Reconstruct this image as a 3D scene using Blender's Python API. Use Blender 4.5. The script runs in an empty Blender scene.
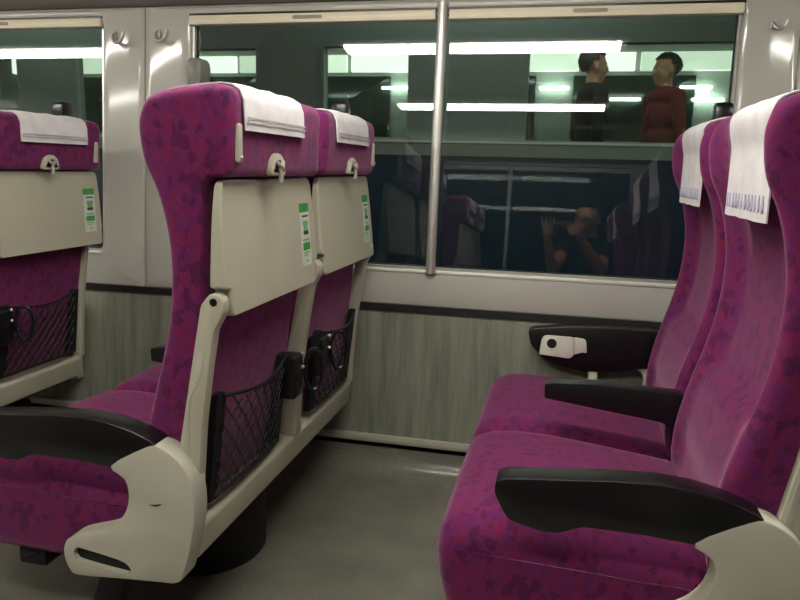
import bpy, bmesh, math, random
from mathutils import Vector, Matrix
random.seed(7)
SC = bpy.context.scene
COL = SC.collection

# ------------------------------------------------------------------ camera, world, exposure
cam_d = bpy.data.cameras.new('camera')
cam = bpy.data.objects.new('camera', cam_d); COL.objects.link(cam)
cam_d.sensor_width = 36.0; cam_d.lens = 706.0 / 800.0 * 36.0
cam_d.clip_start = 0.02; cam_d.clip_end = 60
CAM_H = 1.05
_f = 706.0
_Y = Vector((167, -127, _f)).normalized()
_X = Vector((3146, 213, -_f)); _X = (_X - _Y * _X.dot(_Y)).normalized()
_Z = _X.cross(_Y)
if _Z.y > 0: _Z = -_Z
# rows are the world axes in camera space (x right, y down, z forward)
rt = Vector((_X.x, _Y.x, _Z.x)); up = -Vector((_X.y, _Y.y, _Z.y)); bk = -Vector((_X.z, _Y.z, _Z.z))
M = Matrix((rt, up, bk)).transposed().to_4x4(); M.translation = (0, 0, CAM_H)
cam.matrix_world = M
SC.camera = cam
w = bpy.data.worlds.new('night'); SC.world = w; w.use_nodes = True
w.node_tree.nodes['Background'].inputs[0].default_value = (0.35, 0.5, 0.55, 1)
w.node_tree.nodes['Background'].inputs[1].default_value = 0.012
SC.view_settings.view_transform = 'Standard'; SC.view_settings.look = 'None'
SC.view_settings.gamma = 1.0; SC.view_settings.use_curve_mapping = False
SC.view_settings.exposure = -0.12
TUBE_POWER = 40.0
TUBE_COLOR = (1.0, 0.975, 0.89)

# ------------------------------------------------------------------ layout numbers (metres)
LEAN = 0.072            # the side walls lean outwards going up
W0, WZ0 = 2.276, 0.10   # far wall at the height of its skirting
MIRY = 1.526            # near side: Y -> MIRY - Y
JOINT, PITCH = -1.512, 2.155
def wall_y(z): return W0 + LEAN * (z - WZ0)
ROWS = {'Z': -1.728, 'A': -0.678, 'B': 0.3995}
PAIR_Y = 1.7225

# ------------------------------------------------------------------ materials
def lin(c):
    return tuple(((v / 255.0) / 12.92 if v / 255.0 <= 0.04045 else ((v / 255.0 + 0.055) / 1.055) ** 2.4) for v in c) + (1.0,)
class NT:
    def __init__(s, name):
        s.m = bpy.data.materials.new(name); s.m.use_nodes = True
        s.t = s.m.node_tree; s.n = s.t.nodes; s.l = s.t.links
        s.b = s.n['Principled BSDF']
    def node(s, typ, **kw):
        x = s.n.new(typ)
        for k, v in kw.items(): setattr(x, k, v)
        return x
    def link(s, a, b): s.l.new(a, b)
    def ramp(s, fac, stops, interp='LINEAR'):
        r = s.node('ShaderNodeValToRGB'); r.color_ramp.interpolation = interp
        el = r.color_ramp.elements
        while len(el) < len(stops): el.new(0.5)
        for e, (p, c) in zip(el, stops): e.position = p; e.color = c
        s.link(fac, r.inputs[0]); return r.outputs[0]
    def coords(s, scale=(1, 1, 1), kind='Object'):
        tc = s.node('ShaderNodeTexCoord'); mp = s.node('ShaderNodeMapping')
        mp.inputs['Scale'].default_value = scale
        s.link(tc.outputs[kind], mp.inputs[0]); return mp.outputs[0]
    def noise(s, vec, scale, detail=3, rough=0.5):
        n = s.node('ShaderNodeTexNoise'); n.inputs['Scale'].default_value = scale
        n.inputs['Detail'].default_value = detail; n.inputs['Roughness'].default_value = rough
        s.link(vec, n.inputs['Vector']); return n
    def bump(s, h, strength=0.2, dist=0.002):
        b = s.node('ShaderNodeBump'); b.inputs['Strength'].default_value = strength; b.inputs['Distance'].default_value = dist
        s.link(h, b.inputs['Height']); s.link(b.outputs[0], s.b.inputs['Normal'])
    def mix(s, fac, a, b, mode='MIX'):
        m = s.node('ShaderNodeMix', data_type='RGBA', blend_type=mode)
        for sock, v in ((m.inputs[0], fac), (m.inputs[6], a), (m.inputs[7], b)):
            if hasattr(v, 'links') or hasattr(v, 'is_linked'): s.link(v, sock)
            else: sock.default_value = v
        return m.outputs[2]
MAT = {}
def plain(name, rgb, rough=0.5, metal=0.0, var=0.06, nscale=30, spec=0.5, bump=0.0, coat=0.0):
    t = NT(name); v = t.coords(); n = t.noise(v, nscale, 4)
    c = lin(rgb); lo = tuple(x * (1 - var) for x in c[:3]) + (1,); hi = tuple(min(1, x * (1 + var)) for x in c[:3]) + (1,)
    t.link(t.ramp(n.outputs[0], [(0.3, lo), (0.7, hi)]), t.b.inputs['Base Color'])
    t.b.inputs['Roughness'].default_value = rough; t.b.inputs['Metallic'].default_value = metal
    t.b.inputs['Specular IOR Level'].default_value = spec; t.b.inputs['Coat Weight'].default_value = coat
    if bump: t.bump(t.noise(v, nscale * 12, 3).outputs[0], bump, 0.001)
    MAT[name] = t.m; return t.m

def fabric():
    t = NT('purple_fabric'); v = t.coords((1.0, 1.0, 0.8))
    warp = t.noise(v, 38, 2, 0.5)
    add = t.node('ShaderNodeVectorMath', operation='MULTIPLY_ADD'); add.inputs[1].default_value = (0.022, 0.022, 0.022)
    t.link(warp.outputs['Color'], add.inputs[0]); t.link(v, add.inputs[2])
    vo = t.node('ShaderNodeTexVoronoi', feature='F1'); vo.inputs['Scale'].default_value = 60; vo.inputs['Randomness'].default_value = 1
    t.link(add.outputs[0], vo.inputs['Vector'])
    sep = t.node('ShaderNodeSeparateColor'); t.link(vo.outputs['Color'], sep.inputs[0])
    base = t.ramp(sep.outputs[0], [(0.0, lin((66, 24, 62))), (0.22, lin((74, 26, 68))), (0.26, lin((108, 35, 86))), (0.55, lin((112, 37, 90))), (0.62, lin((122, 32, 70))), (0.80, lin((118, 34, 78))), (0.86, lin((98, 34, 94))), (1.0, lin((92, 34, 92)))])
    n2 = t.noise(v, 75, 4, 0.6); soft = t.ramp(n2.outputs[0], [(0.32, lin((94, 30, 80))), (0.5, lin((112, 36, 84))), (0.68, lin((122, 40, 80)))])
    c = t.mix(0.42, base, soft)
    fine = t.noise(v, 700, 2); f = t.ramp(fine.outputs[0], [(0.3, (0.72, 0.72, 0.72, 1)), (0.7, (1.15, 1.15, 1.15, 1))])
    c = t.mix(1.0, c, f, 'MULTIPLY')
    t.link(c, t.b.inputs['Base Color'])
    t.b.inputs['Roughness'].default_value = 0.85; t.b.inputs['Specular IOR Level'].default_value = 0.15
    t.b.inputs['Sheen Weight'].default_value = 0.38; t.b.inputs['Sheen Roughness'].default_value = 0.4
    t.b.inputs['Sheen Tint'].default_value = (1.0, 0.55, 0.78, 1)
    t.bump(fine.outputs[0], 0.25, 0.001)
    MAT['purple_fabric'] = t.m
fabric()
def cloth():
    t = NT('white_cloth'); v = t.coords(); n = t.noise(v, 14, 4); fine = t.noise(v, 900, 2)
    t.link(t.ramp(n.outputs[0], [(0.3, lin((206, 200, 201))), (0.7, lin((226, 221, 222)))]), t.b.inputs['Base Color'])
    t.b.inputs['Roughness'].default_value = 0.9; t.b.inputs['Specular IOR Level'].default_value = 0.1
    mx = t.node('ShaderNodeMath', operation='MULTIPLY_ADD'); mx.inputs[1].default_value = 0.15
    t.link(fine.outputs[0], mx.inputs[0]); t.link(n.outputs[0], mx.inputs[2])
    t.bump(mx.outputs[0], 0.35, 0.004)
    MAT['white_cloth'] = t.m
cloth()
def laminate():
    t = NT('grey_wood_laminate'); v = t.coords((1, 1, 0.035)); n = t.noise(v, 26, 4, 0.6); n2 = t.noise(t.coords((1, 1, 0.02)), 120, 3, 0.6)
    a = t.ramp(n.outputs[0], [(0.32, lin((112, 114, 101))), (0.5, lin((132, 134, 119))), (0.68, lin((146, 148, 132)))])
    b = t.ramp(n2.outputs[0], [(0.3, (0.86, 0.86, 0.86, 1)), (0.7, (1.06, 1.06, 1.06, 1))])
    t.link(t.mix(1.0, a, b, 'MULTIPLY'), t.b.inputs['Base Color']); t.b.inputs['Roughness'].default_value = 0.45
    MAT['laminate'] = t.m
laminate()
def vinyl():
    t = NT('grey_vinyl_floor'); v = t.coords(); n = t.noise(v, 5, 4); sp = t.noise(v, 300, 2)
    a = t.ramp(n.outputs[0], [(0.3, lin((108, 105, 95))), (0.7, lin((124, 121, 109)))])
    b = t.ramp(sp.outputs[0], [(0.36, (0.74, 0.74, 0.74, 1)), (0.64, (1.2, 1.2, 1.2, 1))])
    t.link(t.mix(1.0, a, b, 'MULTIPLY'), t.b.inputs['Base Color'])
    t.b.inputs['Roughness'].default_value = 0.24; t.bump(sp.outputs[0], 0.1, 0.0006)
    MAT['vinyl'] = t.m
vinyl()
def glass():
    t = NT('window_glass'); t.n.remove(t.b); out = t.n['Material Output']
    tr = t.node('ShaderNodeBsdfTransparent'); tr.inputs[0].default_value = (0.86, 0.90, 0.88, 1)
    gl = t.node('ShaderNodeBsdfGlossy'); gl.inputs['Roughness'].default_value = 0.0
    fr = t.node('ShaderNodeFresnel'); geo = t.node('ShaderNodeNewGeometry'); pw = t.node('ShaderNodeMapRange')     # same reflectance from either face of the pane
    pw.inputs[3].default_value = 1.62; pw.inputs[4].default_value = 1 / 1.62
    t.link(geo.outputs['Backfacing'], pw.inputs[0]); t.link(pw.outputs[0], fr.inputs[0])
    mx = t.node('ShaderNodeMixShader')
    t.link(fr.outputs[0], mx.inputs[0]); t.link(tr.outputs[0], mx.inputs[1]); t.link(gl.outputs[0], mx.inputs[2]); t.link(mx.outputs[0], out.inputs[0])
    MAT['glass'] = t.m
glass()
def emit(name, rgb, power):
    t = NT(name)
    t.b.inputs['Base Color'].default_value = (0.8, 0.8, 0.8, 1)
    t.b.inputs['Emission Color'].default_value = rgb + (1,); t.b.inputs['Emission Strength'].default_value = power
    MAT[name] = t.m
emit('tube_light', TUBE_COLOR, TUBE_POWER)
plain('wall_plastic', (180, 177, 168), rough=0.10, var=0.02, nscale=4, spec=0.5)
plain('band_plastic', (206, 204, 190), rough=0.35, var=0.02, nscale=4)
plain('ceiling_paint', (142, 136, 129), rough=0.5, var=0.03, nscale=4)
plain('cream_plastic', (178, 174, 154), rough=0.42, var=0.03, nscale=9, bump=0.03)
plain('panel_plastic', (184, 181, 164), rough=0.38, var=0.03, nscale=9, bump=0.03)
plain('black_plastic', (16, 16, 17), rough=0.30, spec=0.55, var=0.1, nscale=9, bump=0.04)
plain('black_matte', (12, 12, 12), rough=0.65, var=0.1)
plain('black_rubber', (14, 15, 15), rough=0.6)
plain('blind_cream', (226, 216, 190), rough=0.4, var=0.03, nscale=5)
plain('trim_grey', (176, 172, 156), rough=0.4); plain('blind_grip', (150, 140, 120), rough=0.5)
plain('brushed_metal', (196, 194, 188), rough=0.36, metal=0.75, var=0.05, nscale=60)
plain('dark_metal', (70, 68, 64), rough=0.3, metal=1.0)
plain('bracket_grey', (120, 118, 112), rough=0.35)
plain('latch_metal', (190, 187, 176), rough=0.3, metal=0.5); plain('knob_white', (212, 208, 196), rough=0.35)
plain('sticker_white', (206, 210, 202), rough=0.45)
plain('sticker_green', (62, 150, 66), rough=0.45)
plain('sticker_pale', (120, 170, 118), rough=0.45)
plain('sticker_dark', (46, 58, 48), rough=0.45)
plain('print_blue', (172, 168, 190), rough=0.9)
plain('hem_grey', (178, 173, 174), rough=0.9)
plain('train_grey', (146, 158, 149), rough=0.45)
plain('train_blue', (16, 46, 66), rough=0.4)
plain('train_inside', (152, 162, 150), rough=0.6)
plain('ballast', (40, 40, 38), rough=0.9, var=0.4, nscale=20)
plain('skin', (186, 134, 104), rough=0.55)
plain('dark_shirt', (24, 24, 28), rough=0.85)
plain('trousers', (36, 40, 52), rough=0.85)
plain('hair', (16, 13, 12), rough=0.5)
plain('red_shirt', (120, 40, 38), rough=0.85)

# ------------------------------------------------------------------ mesh helpers
def new_obj(name, bm, mats, parent=None, smooth=35, loc=None, rot_y=None):
    bmesh.ops.recalc_face_normals(bm, faces=bm.faces)
    me = bpy.data.meshes.new(name); bm.to_mesh(me); bm.free()
    for m in (mats if isinstance(mats, (list, tuple)) else [mats]):
        me.materials.append(MAT[m])
    if smooth:
        for p in me.polygons: p.use_smooth = len(p.vertices) < 7
        me.set_sharp_from_angle(angle=math.radians(smooth))
    o = bpy.data.objects.new(name, me); COL.objects.link(o)
    if parent is not None: o.parent = parent
    if loc: o.location = loc
    if rot_y: o.rotation_euler.y = rot_y
    return o
def empty(name, loc=(0, 0, 0)):
    o = bpy.data.objects.new(name, None); o.empty_display_size = 0.1; COL.objects.link(o); o.location = loc; return o
def tag(o, label=None, cat=None, group=None, kind=None):
    if label: o['label'] = label
    if cat: o['category'] = cat
    if group: o['group'] = group
    if kind: o['kind'] = kind
    return o
def copy_tree(o, parent=None):
    c = o.copy(); COL.objects.link(c)
    if parent is not None: c.parent = parent
    for ch in list(o.children): copy_tree(ch, c)
    return c
def loft(bm, loops, cap=True, closed=True, mat=0, ring=False):
    rows = [[bm.verts.new(p) for p in lp] for lp in loops]
    n = len(rows[0]); R = len(rows)
    for i in range(R if ring else R - 1):
        a, b = rows[i], rows[(i + 1) % R]
        for j in range(n if closed else n - 1):
            k = (j + 1) % n
            f = bm.faces.new((a[j], a[k], b[k], b[j])); f.material_index = mat
    if cap and closed and not ring:
        for r in (rows[0], rows[-1]):
            if cap == 'fan':
                cv = bm.verts.new(sum((v.co for v in r), Vector()) / n)
                for j in range(n): f = bm.faces.new((r[j], r[(j + 1) % n], cv)); f.material_index = mat
            else:
                f = bm.faces.new(r); f.material_index = mat
    return rows
def box(bm, x0, x1, y0, y1, z0, z1, bev=0.0, mat=0, mapf=None):
    if bev <= 0:
        P = [(x, y, z) for x in (x0, x1) for y in (y0, y1) for z in (z0, z1)]
        if mapf: P = [mapf(*p) for p in P]
        v = [bm.verts.new(p) for p in P]
        for f in ((0, 1, 3, 2), (4, 6, 7, 5), (0, 4, 5, 1), (2, 3, 7, 6), (0, 2, 6, 4), (1, 5, 7, 3)):
            fc = bm.faces.new([v[i] for i in f]); fc.material_index = mat
    else:
        out = [(x0, z0), (x1, z0), (x1, z1), (x0, z1)]
        slab(bm, fillet(out, bev, 3), y0, y1, bev, (mapf and (lambda a, b, t: mapf(a, t, b))) or (lambda a, b, t: (a, t, b)), mat)
def fillet(poly, r, n=4):
    out = []; N = len(poly)
    rr = list(r) + [0.004] * N if isinstance(r, (list, tuple)) else [r] * N
    for i in range(N):
        p0, p, p1 = Vector(poly[i - 1]), Vector(poly[i]), Vector(poly[(i + 1) % N])
        a, b = (p0 - p), (p1 - p); la, lb = a.length, b.length
        if rr[i] <= 0 or la < 1e-6 or lb < 1e-6: out.append(tuple(p)); continue
        a /= la; b /= lb
        d = min(rr[i], la * 0.48, lb * 0.48)
        q0, q1 = p + a * d, p + b * d
        for k in range(n + 1):
            t = k / n
            q = q0 * (1 - t) ** 2 + p * 2 * t * (1 - t) + q1 * t * t
            out.append(tuple(q))
    return out
def offset(poly, d):
    """move a closed 2-D outline inwards by d (scalar or list)"""
    N = len(poly); A = sum(poly[i - 1][0] * poly[i][1] - poly[i][0] * poly[i - 1][1] for i in range(N))
    s = 1 if A > 0 else -1; out = []
    for i in range(N):
        p0, p, p1 = Vector(poly[i - 1]), Vector(poly[i]), Vector(poly[(i + 1) % N])
        a = (p - p0); b = (p1 - p)
        a = a.normalized() if a.length > 1e-9 else Vector((0, 0)); b = b.normalized() if b.length > 1e-9 else Vector((0, 0))
        na, nb = Vector((-a.y, a.x)) * s, Vector((-b.y, b.x)) * s
        n = na + nb; L = n.length
        if L < 1e-6: n = na
        else: n = n / L; n = n / max(0.5, n.dot(na) if na.length else 1)
        dd = d[i] if isinstance(d, (list, tuple)) else d
        out.append((p.x + n.x * dd, p.y + n.y * dd))
    return out
def slab(bm, outline, t0, t1, bev, mapf, mat=0):
    """closed outline (a,b) pushed from t0 to t1 with rounded rims"""
    if bev > 0:
        lay = [(bev, t0), (0.3 * bev, t0 + 0.3 * bev), (0, t0 + bev), (0, t1 - bev), (0.3 * bev, t1 - 0.3 * bev), (bev, t1)]
    else: lay = [(0, t0), (0, t1)]
    loops = []
    for ins, t in lay:
        o = offset(outline, ins) if ins else outline
        loops.append([mapf(a, b, t) for a, b in o])
    loft(bm, loops, True, True, mat)
def catmull(pts, n=4, closed=False):
    out = []; N = len(pts)
    for i in range(N if closed else N - 1):
        g = lambda k: Vector(pts[k % N]) if closed else Vector(pts[max(0, min(N - 1, k))])
        p0, p1, p2, p3 = g(i - 1), g(i), g(i + 1), g(i + 2)
        for k in range(n):
            t = k / n
            out.append(tuple(0.5 * ((2 * p1) + (p2 - p0) * t + (2 * p0 - 5 * p1 + 4 * p2 - p3) * t * t + (3 * p1 - p0 - 3 * p2 + p3) * t ** 3)))
    if not closed: out.append(tuple(pts[-1]))
    return out
def tube(bm, path, r, n=8, mat=0, closed=False):
    P = [Vector(p) for p in path]; N = len(P); loops = []; ref = None
    for i in range(N):
        d = (P[(i + 1) % N] - P[i - 1]) if (closed or 0 < i < N - 1) else ((P[1] - P[0]) if i == 0 else (P[-1] - P[-2]))
        d.normalize()
        if ref is None: ref = Vector((0, 0, 1)) if abs(d.z) < 0.9 else Vector((1, 0, 0))
        u = (ref - d * ref.dot(d)).normalized(); v = d.cross(u); ref = u
        rr = r[i] if isinstance(r, (list, tuple)) else r
        loops.append([P[i] + u * rr * math.cos(2 * math.pi * k / n) + v * rr * math.sin(2 * math.pi * k / n) for k in range(n)])
    loft(bm, loops, True, True, mat, ring=closed)
def ball(bm, c, r, mat=0, seg=12, rings=8, sc=(1, 1, 1)):
    g = bmesh.ops.create_uvsphere(bm, u_segments=seg, v_segments=rings, radius=r)
    for v in g['verts']: v.co = Vector((v.co.x * sc[0], v.co.y * sc[1], v.co.z * sc[2])) + Vector(c)
    for f in {f for v in g['verts'] for f in v.link_faces}: f.material_index = mat
def sm(t): t = max(0, min(1, t)); return t * t * (3 - 2 * t)
def B(): return bmesh.new()

# ------------------------------------------------------------------ the carriage shell
X0, X1 = JOINT - PITCH, JOINT + 2 * PITCH
def side(sgn):
    """returns f(x, d, z): d metres inwards from the leaning wall plane"""
    if sgn > 0: return lambda x, d, z: (x, wall_y(z) - d, z)
    return lambda x, d, z: (x, MIRY - wall_y(z) + d, z)

def build_floor():
    bm = B(); prof = []
    r = 0.085
    yb = wall_y(0.1) + 0.004
    prof = [(MIRY - yb, 0.1)]
    for k in range(7):
        a = math.pi / 2 * k / 6
        prof.append((MIRY - yb + r - r * math.cos(a), 0.012 + r - r * math.sin(a) - 0.012))
    far = [(MIRY - y, z) for y, z in prof]
    prof = prof + far[::-1]
    prof = prof + [(prof[-1][0], -0.06), (prof[0][0], -0.06)]
    loft(bm, [[(x, y, z) for y, z in prof] for x in (X0, X1)])
    o = new_obj('floor', bm, 'vinyl', smooth=50)
    tag(o, 'grey speckled vinyl floor with coved edges', None, None, 'structure')
build_floor()

def surround(parent, P, xa, xb, wa, wb, name='wall_panel'):
    """moulded wall panel with a rounded window opening"""
    z0, z1 = 0.59, 1.598; wz0, wz1 = 0.714, 1.56
    rad = 0.035; n = 5
    def rr(x0, x1, y0, y1, r, n):
        out = []
        for cx, cy, a0 in ((x1 - r, y1 - r, 0), (x0 + r, y1 - r, 90), (x0 + r, y0 + r, 180), (x1 - r, y0 + r, 270)):
            for k in range(n + 1):
                a = math.radians(a0 + 90 * k / n); out.append((cx + r * math.cos(a), cy + r * math.sin(a)))
        return out
    inner = rr(wa, wb, wz0, wz1, rad, n); bev = 0.010
    def outer_of(e):
        xs = (xa + e, xb - e); zs = (z0 + (0.0 if e else 0.0) + e, z1 - e)
        out = []
        for q in range(4):
            c = ((xs[1], zs[1]), (xs[0], zs[1]), (xs[0], zs[0]), (xs[1], zs[0]))[q]
            out += [c] * (n + 1)
        return out
    g = 0.0022
    loops = []
    for o_, d in ((g, -0.03), (g, -0.004), (g + 0.0015, -0.001), (g + 0.005, 0.0)):
        loops.append([P(a, d, b) for a, b in outer_of(o_)])
    def crown(x):
        e = min(x - xa, xb - x)
        return -0.016 * (1 - min(1, e / 0.15)) ** 2
    src, dst = outer_of(g + 0.005), offset(inner, -0.016)
    loops[-1] = [P(a, crown(a), b) for a, b in src]; loops[-2] = [P(a, crown(a) - 0.001, b) for a, b in outer_of(g + 0.0015)]
    loops[-3] = [P(a, crown(a) - 0.004, b) for a, b in outer_of(g)]
    for k in range(1, 9):
        q = k / 9
        loops.append([P(a0 + (a1 - a0) * q, crown(a0 + (a1 - a0) * q), b0 + (b1 - b0) * q) for (a0, b0), (a1, b1) in zip(src, dst)])
    for o_, d in ((-0.016, 0.0), (-0.010, -0.001), (-0.005, -0.003), (-0.0015, -0.0065), (0, -0.012), (0.003, -0.022), (0.004, -0.034)):
        off = offset(inner, o_) if o_ else inner
        loops.append([P(a, d, b) for a, b in off])
    bm = B(); loft(bm, loops, cap=False)
    bmesh.ops.remove_doubles(bm, verts=bm.verts, dist=1e-6)
    return new_obj(name, bm, 'wall_plastic', parent, smooth=40)

def build_side(sgn, wname, wnum, trimname):
    P = side(sgn)
    bm = B(); box(bm, X0, X1, -0.05, -0.018, 0.09, 0.60, mapf=P)
    wall = tag(new_obj(wname, bm, 'laminate', smooth=0), ('grey wood-grain laminate lower wall below the windows' if sgn > 0 else 'grey laminate lower wall on the photographer\'s side'), None, None, 'structure')
    bm = B(); box(bm, X0, X1, -0.02, -0.012, 0.566, 0.5905, mapf=P)
    new_obj('shadow_gap', bm, 'black_rubber', wall, smooth=0)
    bm = B(); box(bm, X0, X1, -0.05, -0.03, 1.55, 1.63, mapf=P); new_obj('header', bm, 'ceiling_paint', wall, smooth=0)
    bm = B(); box(bm, X0, X1, -0.018, -0.002, 0.1, 0.1265, bev=0.003, mapf=P)
    tag(new_obj(trimname, bm, 'trim_grey'), 'narrow cream skirting strip' , None, None, 'structure')
    for k in (-1, 0, 1):
        xa = JOINT + k * PITCH; xb = xa + PITCH
        wa, wb = -1.325 + k * PITCH, 0.480 + k * PITCH
        surround(wall, P, xa, xb, wa, wb)
        xm = (wa + wb) / 2 - 0.003
        # window: gasket (root), glass panes, mullion pole, sill, blinds
        bm = B()
        def ring(a0, a1, b0, b1, wd, d0, d1, r=0.03):
            o1 = fillet([(a0, b0), (a1, b0), (a1, b1), (a0, b1)], r, 5); o2 = offset(o1, wd)
            loft(bm, [[P(a, d0, b) for a, b in o1], [P(a, d1, b) for a, b in o1], [P(a, d1, b) for a, b in o2], [P(a, d0, b) for a, b in o2]], cap=False, ring=True)
        ring(wa - 0.004, wb + 0.004, 0.708, 1.566, 0.019, -0.040, -0.030)
        win = new_obj('window_%d' % (wnum + k), bm, 'black_rubber', smooth=40)
        bm = B(); ring(wa + 0.002, wb - 0.002, 0.7145, 1.559, 0.009, -0.032, -0.014); new_obj('metal_frame', bm, 'brushed_metal', win, 40)
        tag(win, ('train window %s the far wall' % {-1: 'at the left end of', 0: 'in the middle of', 1: 'right of the double seats on'}[k]) if sgn > 0 else ('train window %s on the photographer\'s side' % {-1: 'ahead', 0: 'opposite', 1: 'behind'}[k]), None, None, 'structure')
        for a0, a1 in ((wa + 0.004, xm), (xm, wb - 0.004)):
            bm = B(); box(bm, a0, a1, -0.038, -0.033, 0.716, 1.558, mapf=P); new_obj('glass_pane', bm, 'glass', win, smooth=0)
        bm = B(); path = [P(xm, 0.004, 0.712), P(xm, 0.004, 1.578)]
        tube(bm, path, 0.0165, 20); new_obj('mullion_pole', bm, 'brushed_metal', win)
        bm = B(); tube(bm, [P(xm, 0.004, 0.706), P(xm, 0.004, 0.713)], 0.0185, 20); tube(bm, [P(xm, 0.004, 1.566), P(xm, 0.004, 1.58)], 0.0185, 20)
        new_obj('pole_collar', bm, 'brushed_metal', win)
        bm = B(); box(bm, wa + 0.005, wb - 0.005, -0.034, 0.004, 0.704, 0.7145, bev=0.003, mapf=P); new_obj('sill', bm, 'band_plastic', win)
        bm = B(); box(bm, wa - 0.002, wb + 0.002, -0.03, 0.002, 1.557, 1.566, mapf=P); new_obj('blind_channel', bm, 'dark_metal', win, smooth=0)
        for a0, a1 in ((wa, xm - 0.022), (xm + 0.022, wb - 0.002)):
            bm = B(); box(bm, a0, a1, -0.026, 0.010, 1.527, 1.558, bev=0.004, mapf=P); bl = new_obj('roller_blind', bm, 'blind_cream', win)
            bm = B(); xc = (a0 + a1) / 2
            slab(bm, fillet([(xc - 0.052, 1.539), (xc + 0.052, 1.539), (xc + 0.052, 1.550), (xc - 0.052, 1.550)], 0.006), 0.009, 0.0135, 0.001, lambda a, b, t: P(a, t, b)); new_obj('grip', bm, 'blind_grip', bl)
    return wall
WALL_FAR = build_side(1, 'wall_far', 2, 'trim_1')
WALL_NEAR = build_side(-1, 'wall_near', 5, 'trim_2')

def build_ceiling():
    bm = B(); y0 = wall_y(1.6) + 0.03
    half = [(y0, 1.600), (2.36, 1.606), (2.30, 1.632), (2.20, 1.69), (2.06, 1.755), (1.85, 1.80), (1.6, 1.812)]
    prof = half + [(MIRY - y, z) for y, z in half[::-1]]
    prof += [(MIRY - y0, 1.9), (y0, 1.9)]
    loft(bm, [[(x, y, z) for y, z in prof] for x in (X0, X1)])
    tag(new_obj('ceiling', bm, 'ceiling_paint', smooth=50), 'low beige grey ceiling with coved sides', None, None, 'structure')
    for nm, xa, xb in (('wall_front', X0 - 0.05, X0), ('wall_rear', X1, X1 + 0.05)):
        bm = B(); box(bm, xa, xb, MIRY - y0, y0, -0.06, 1.9)
        tag(new_obj(nm, bm, 'wall_plastic', smooth=0), 'plain pale end bulkhead of the carriage', None, None, 'structure')
build_ceiling()
n = 0
names = {-1: 'front', 0: 'middle', 1: 'rear'}
for sname, yc in (('window-side', 1.355), ('far-side', MIRY - 1.355)):
    for k in ((-1, 0, 1) if yc > 1 else (-1, 0)):
        xa, xb = -1.10 + k * PITCH, 0.20 + k * PITCH
        e = empty('ceiling_light', ((xa + xb) / 2, yc, 1.798))
        bm = B(); box(bm, -(xb - xa) / 2 - 0.03, (xb - xa) / 2 + 0.03, -0.115, 0.115, -0.016, 0.014, bev=0.004); new_obj('housing', bm, 'band_plastic', e)
        bm = B(); box(bm, -(xb - xa) / 2, (xb - xa) / 2, -0.056, 0.056, -0.034, -0.015, bev=0.006); new_obj('diffuser', bm, 'tube_light', e)
        tag(e, '%s strip light of the %s ceiling row, %s' % (names[k], sname, {-1: 'mirrored in the left window', 0: 'mirrored in the middle window', 1: 'above the right edge'}[k]), 'light', 'ceiling strip lights')

# ------------------------------------------------------------------ double seat
PIV = Vector((-0.05, 0, 0.40))
EDGE = [(-0.106, 0.344), (-0.120, 0.40), (-0.122, 0.45), (-0.117, 0.50), (-0.102, 0.575), (-0.072, 0.685), (-0.055, 0.77), (-0.050, 0.86), (-0.057, 0.93), (-0.074, 0.995), (-0.098, 1.05), (-0.107, 1.10), (-0.105, 1.135), (-0.089, 1.167), (-0.053, 1.182), (-0.002, 1.190), (0.048, 1.194)]
FRONT = catmull(EDGE, 4)
REAR = [(0.070, 1.191), (0.083, 1.183), (0.090, 1.166), (0.089, 1.12), (0.084, 1.045), (0.080, 1.032), (0.070, 1.027), (0.040, 1.026), (0.030, 1.015), (0.028, 0.9), (0.022, 0.75), (0.0, 0.55), (-0.022, 0.36), (-0.04, 0.335), (-0.08, 0.33)]
LOOP = FRONT + REAR
NF = len(FRONT)
HW = 0.242
def back_loop(t):
    """outline of the backrest at t = -1..1 across its width"""
    s = abs(t); pts = []
    g = 1 - sm((s - 0.66) / 0.28)
    for i, (x, z) in enumerate(LOOP):
        if i < NF:
            amt = (0.034 - 0.006 * sm((z - 0.9) / 0.1)) * sm((z - 0.36) / 0.12) * sm((1.192 - z) / 0.09)
            low = 0.022 * sm((0.655 - z) / 0.014) * sm((z - 0.4) / 0.12)
            x = x + g * (amt - low)
        pts.append((x, z))
    r = 0.026; e0 = 1 - r / HW
    if s > e0:
        e = min(1, (s - e0) / (1 - e0)); ins = r * (1 - math.sqrt(max(0, 1 - e * e)))
        pts = offset(pts, [ins * (0.25 if NF + 4 <= i <= NF + 9 else 1.0) for i in range(len(pts))])
    return pts
TS = [0, .2, .4, .52, .6, .68, .76, .82, .868, .90, .93, .955, .975, .99, 1.0]
TS = [-t for t in TS[:0:-1]] + TS
CUSH = [(-0.53, 0.188), (-0.575, 0.210), (-0.592, 0.28), (-0.598, 0.335), (-0.592, 0.372), (-0.574, 0.398), (-0.54, 0.413), (-0.48, 0.420), (-0.40, 0.418), (-0.30, 0.408), (-0.20, 0.396), (-0.12, 0.386), (-0.095, 0.37), (-0.09, 0.30), (-0.10, 0.215), (-0.14, 0.19), (-0.3, 0.185)]
ARM = [(-0.486, 0.505), (-0.484, 0.526), (-0.466, 0.535), (-0.385, 0.543), (-0.29, 0.552), (-0.22, 0.555), (-0.165, 0.551), (-0.11, 0.539), (-0.068, 0.523), (-0.052, 0.512), (-0.052, 0.47), (-0.10, 0.44), (-0.158, 0.458), (-0.24, 0.463), (-0.335, 0.463), (-0.352, 0.455), (-0.372, 0.446), (-0.40, 0.444), (-0.461, 0.458)]
WARM = [(-0.488, 0.548), (-0.470, 0.558), (-0.36, 0.572), (-0.25, 0.578), (-0.10, 0.578), (-0.06, 0.55), (-0.06, 0.45), (-0.13, 0.455), (-0.19, 0.439), (-0.287, 0.430), (-0.37, 0.438), (-0.429, 0.457), (-0.476, 0.500)]
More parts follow.
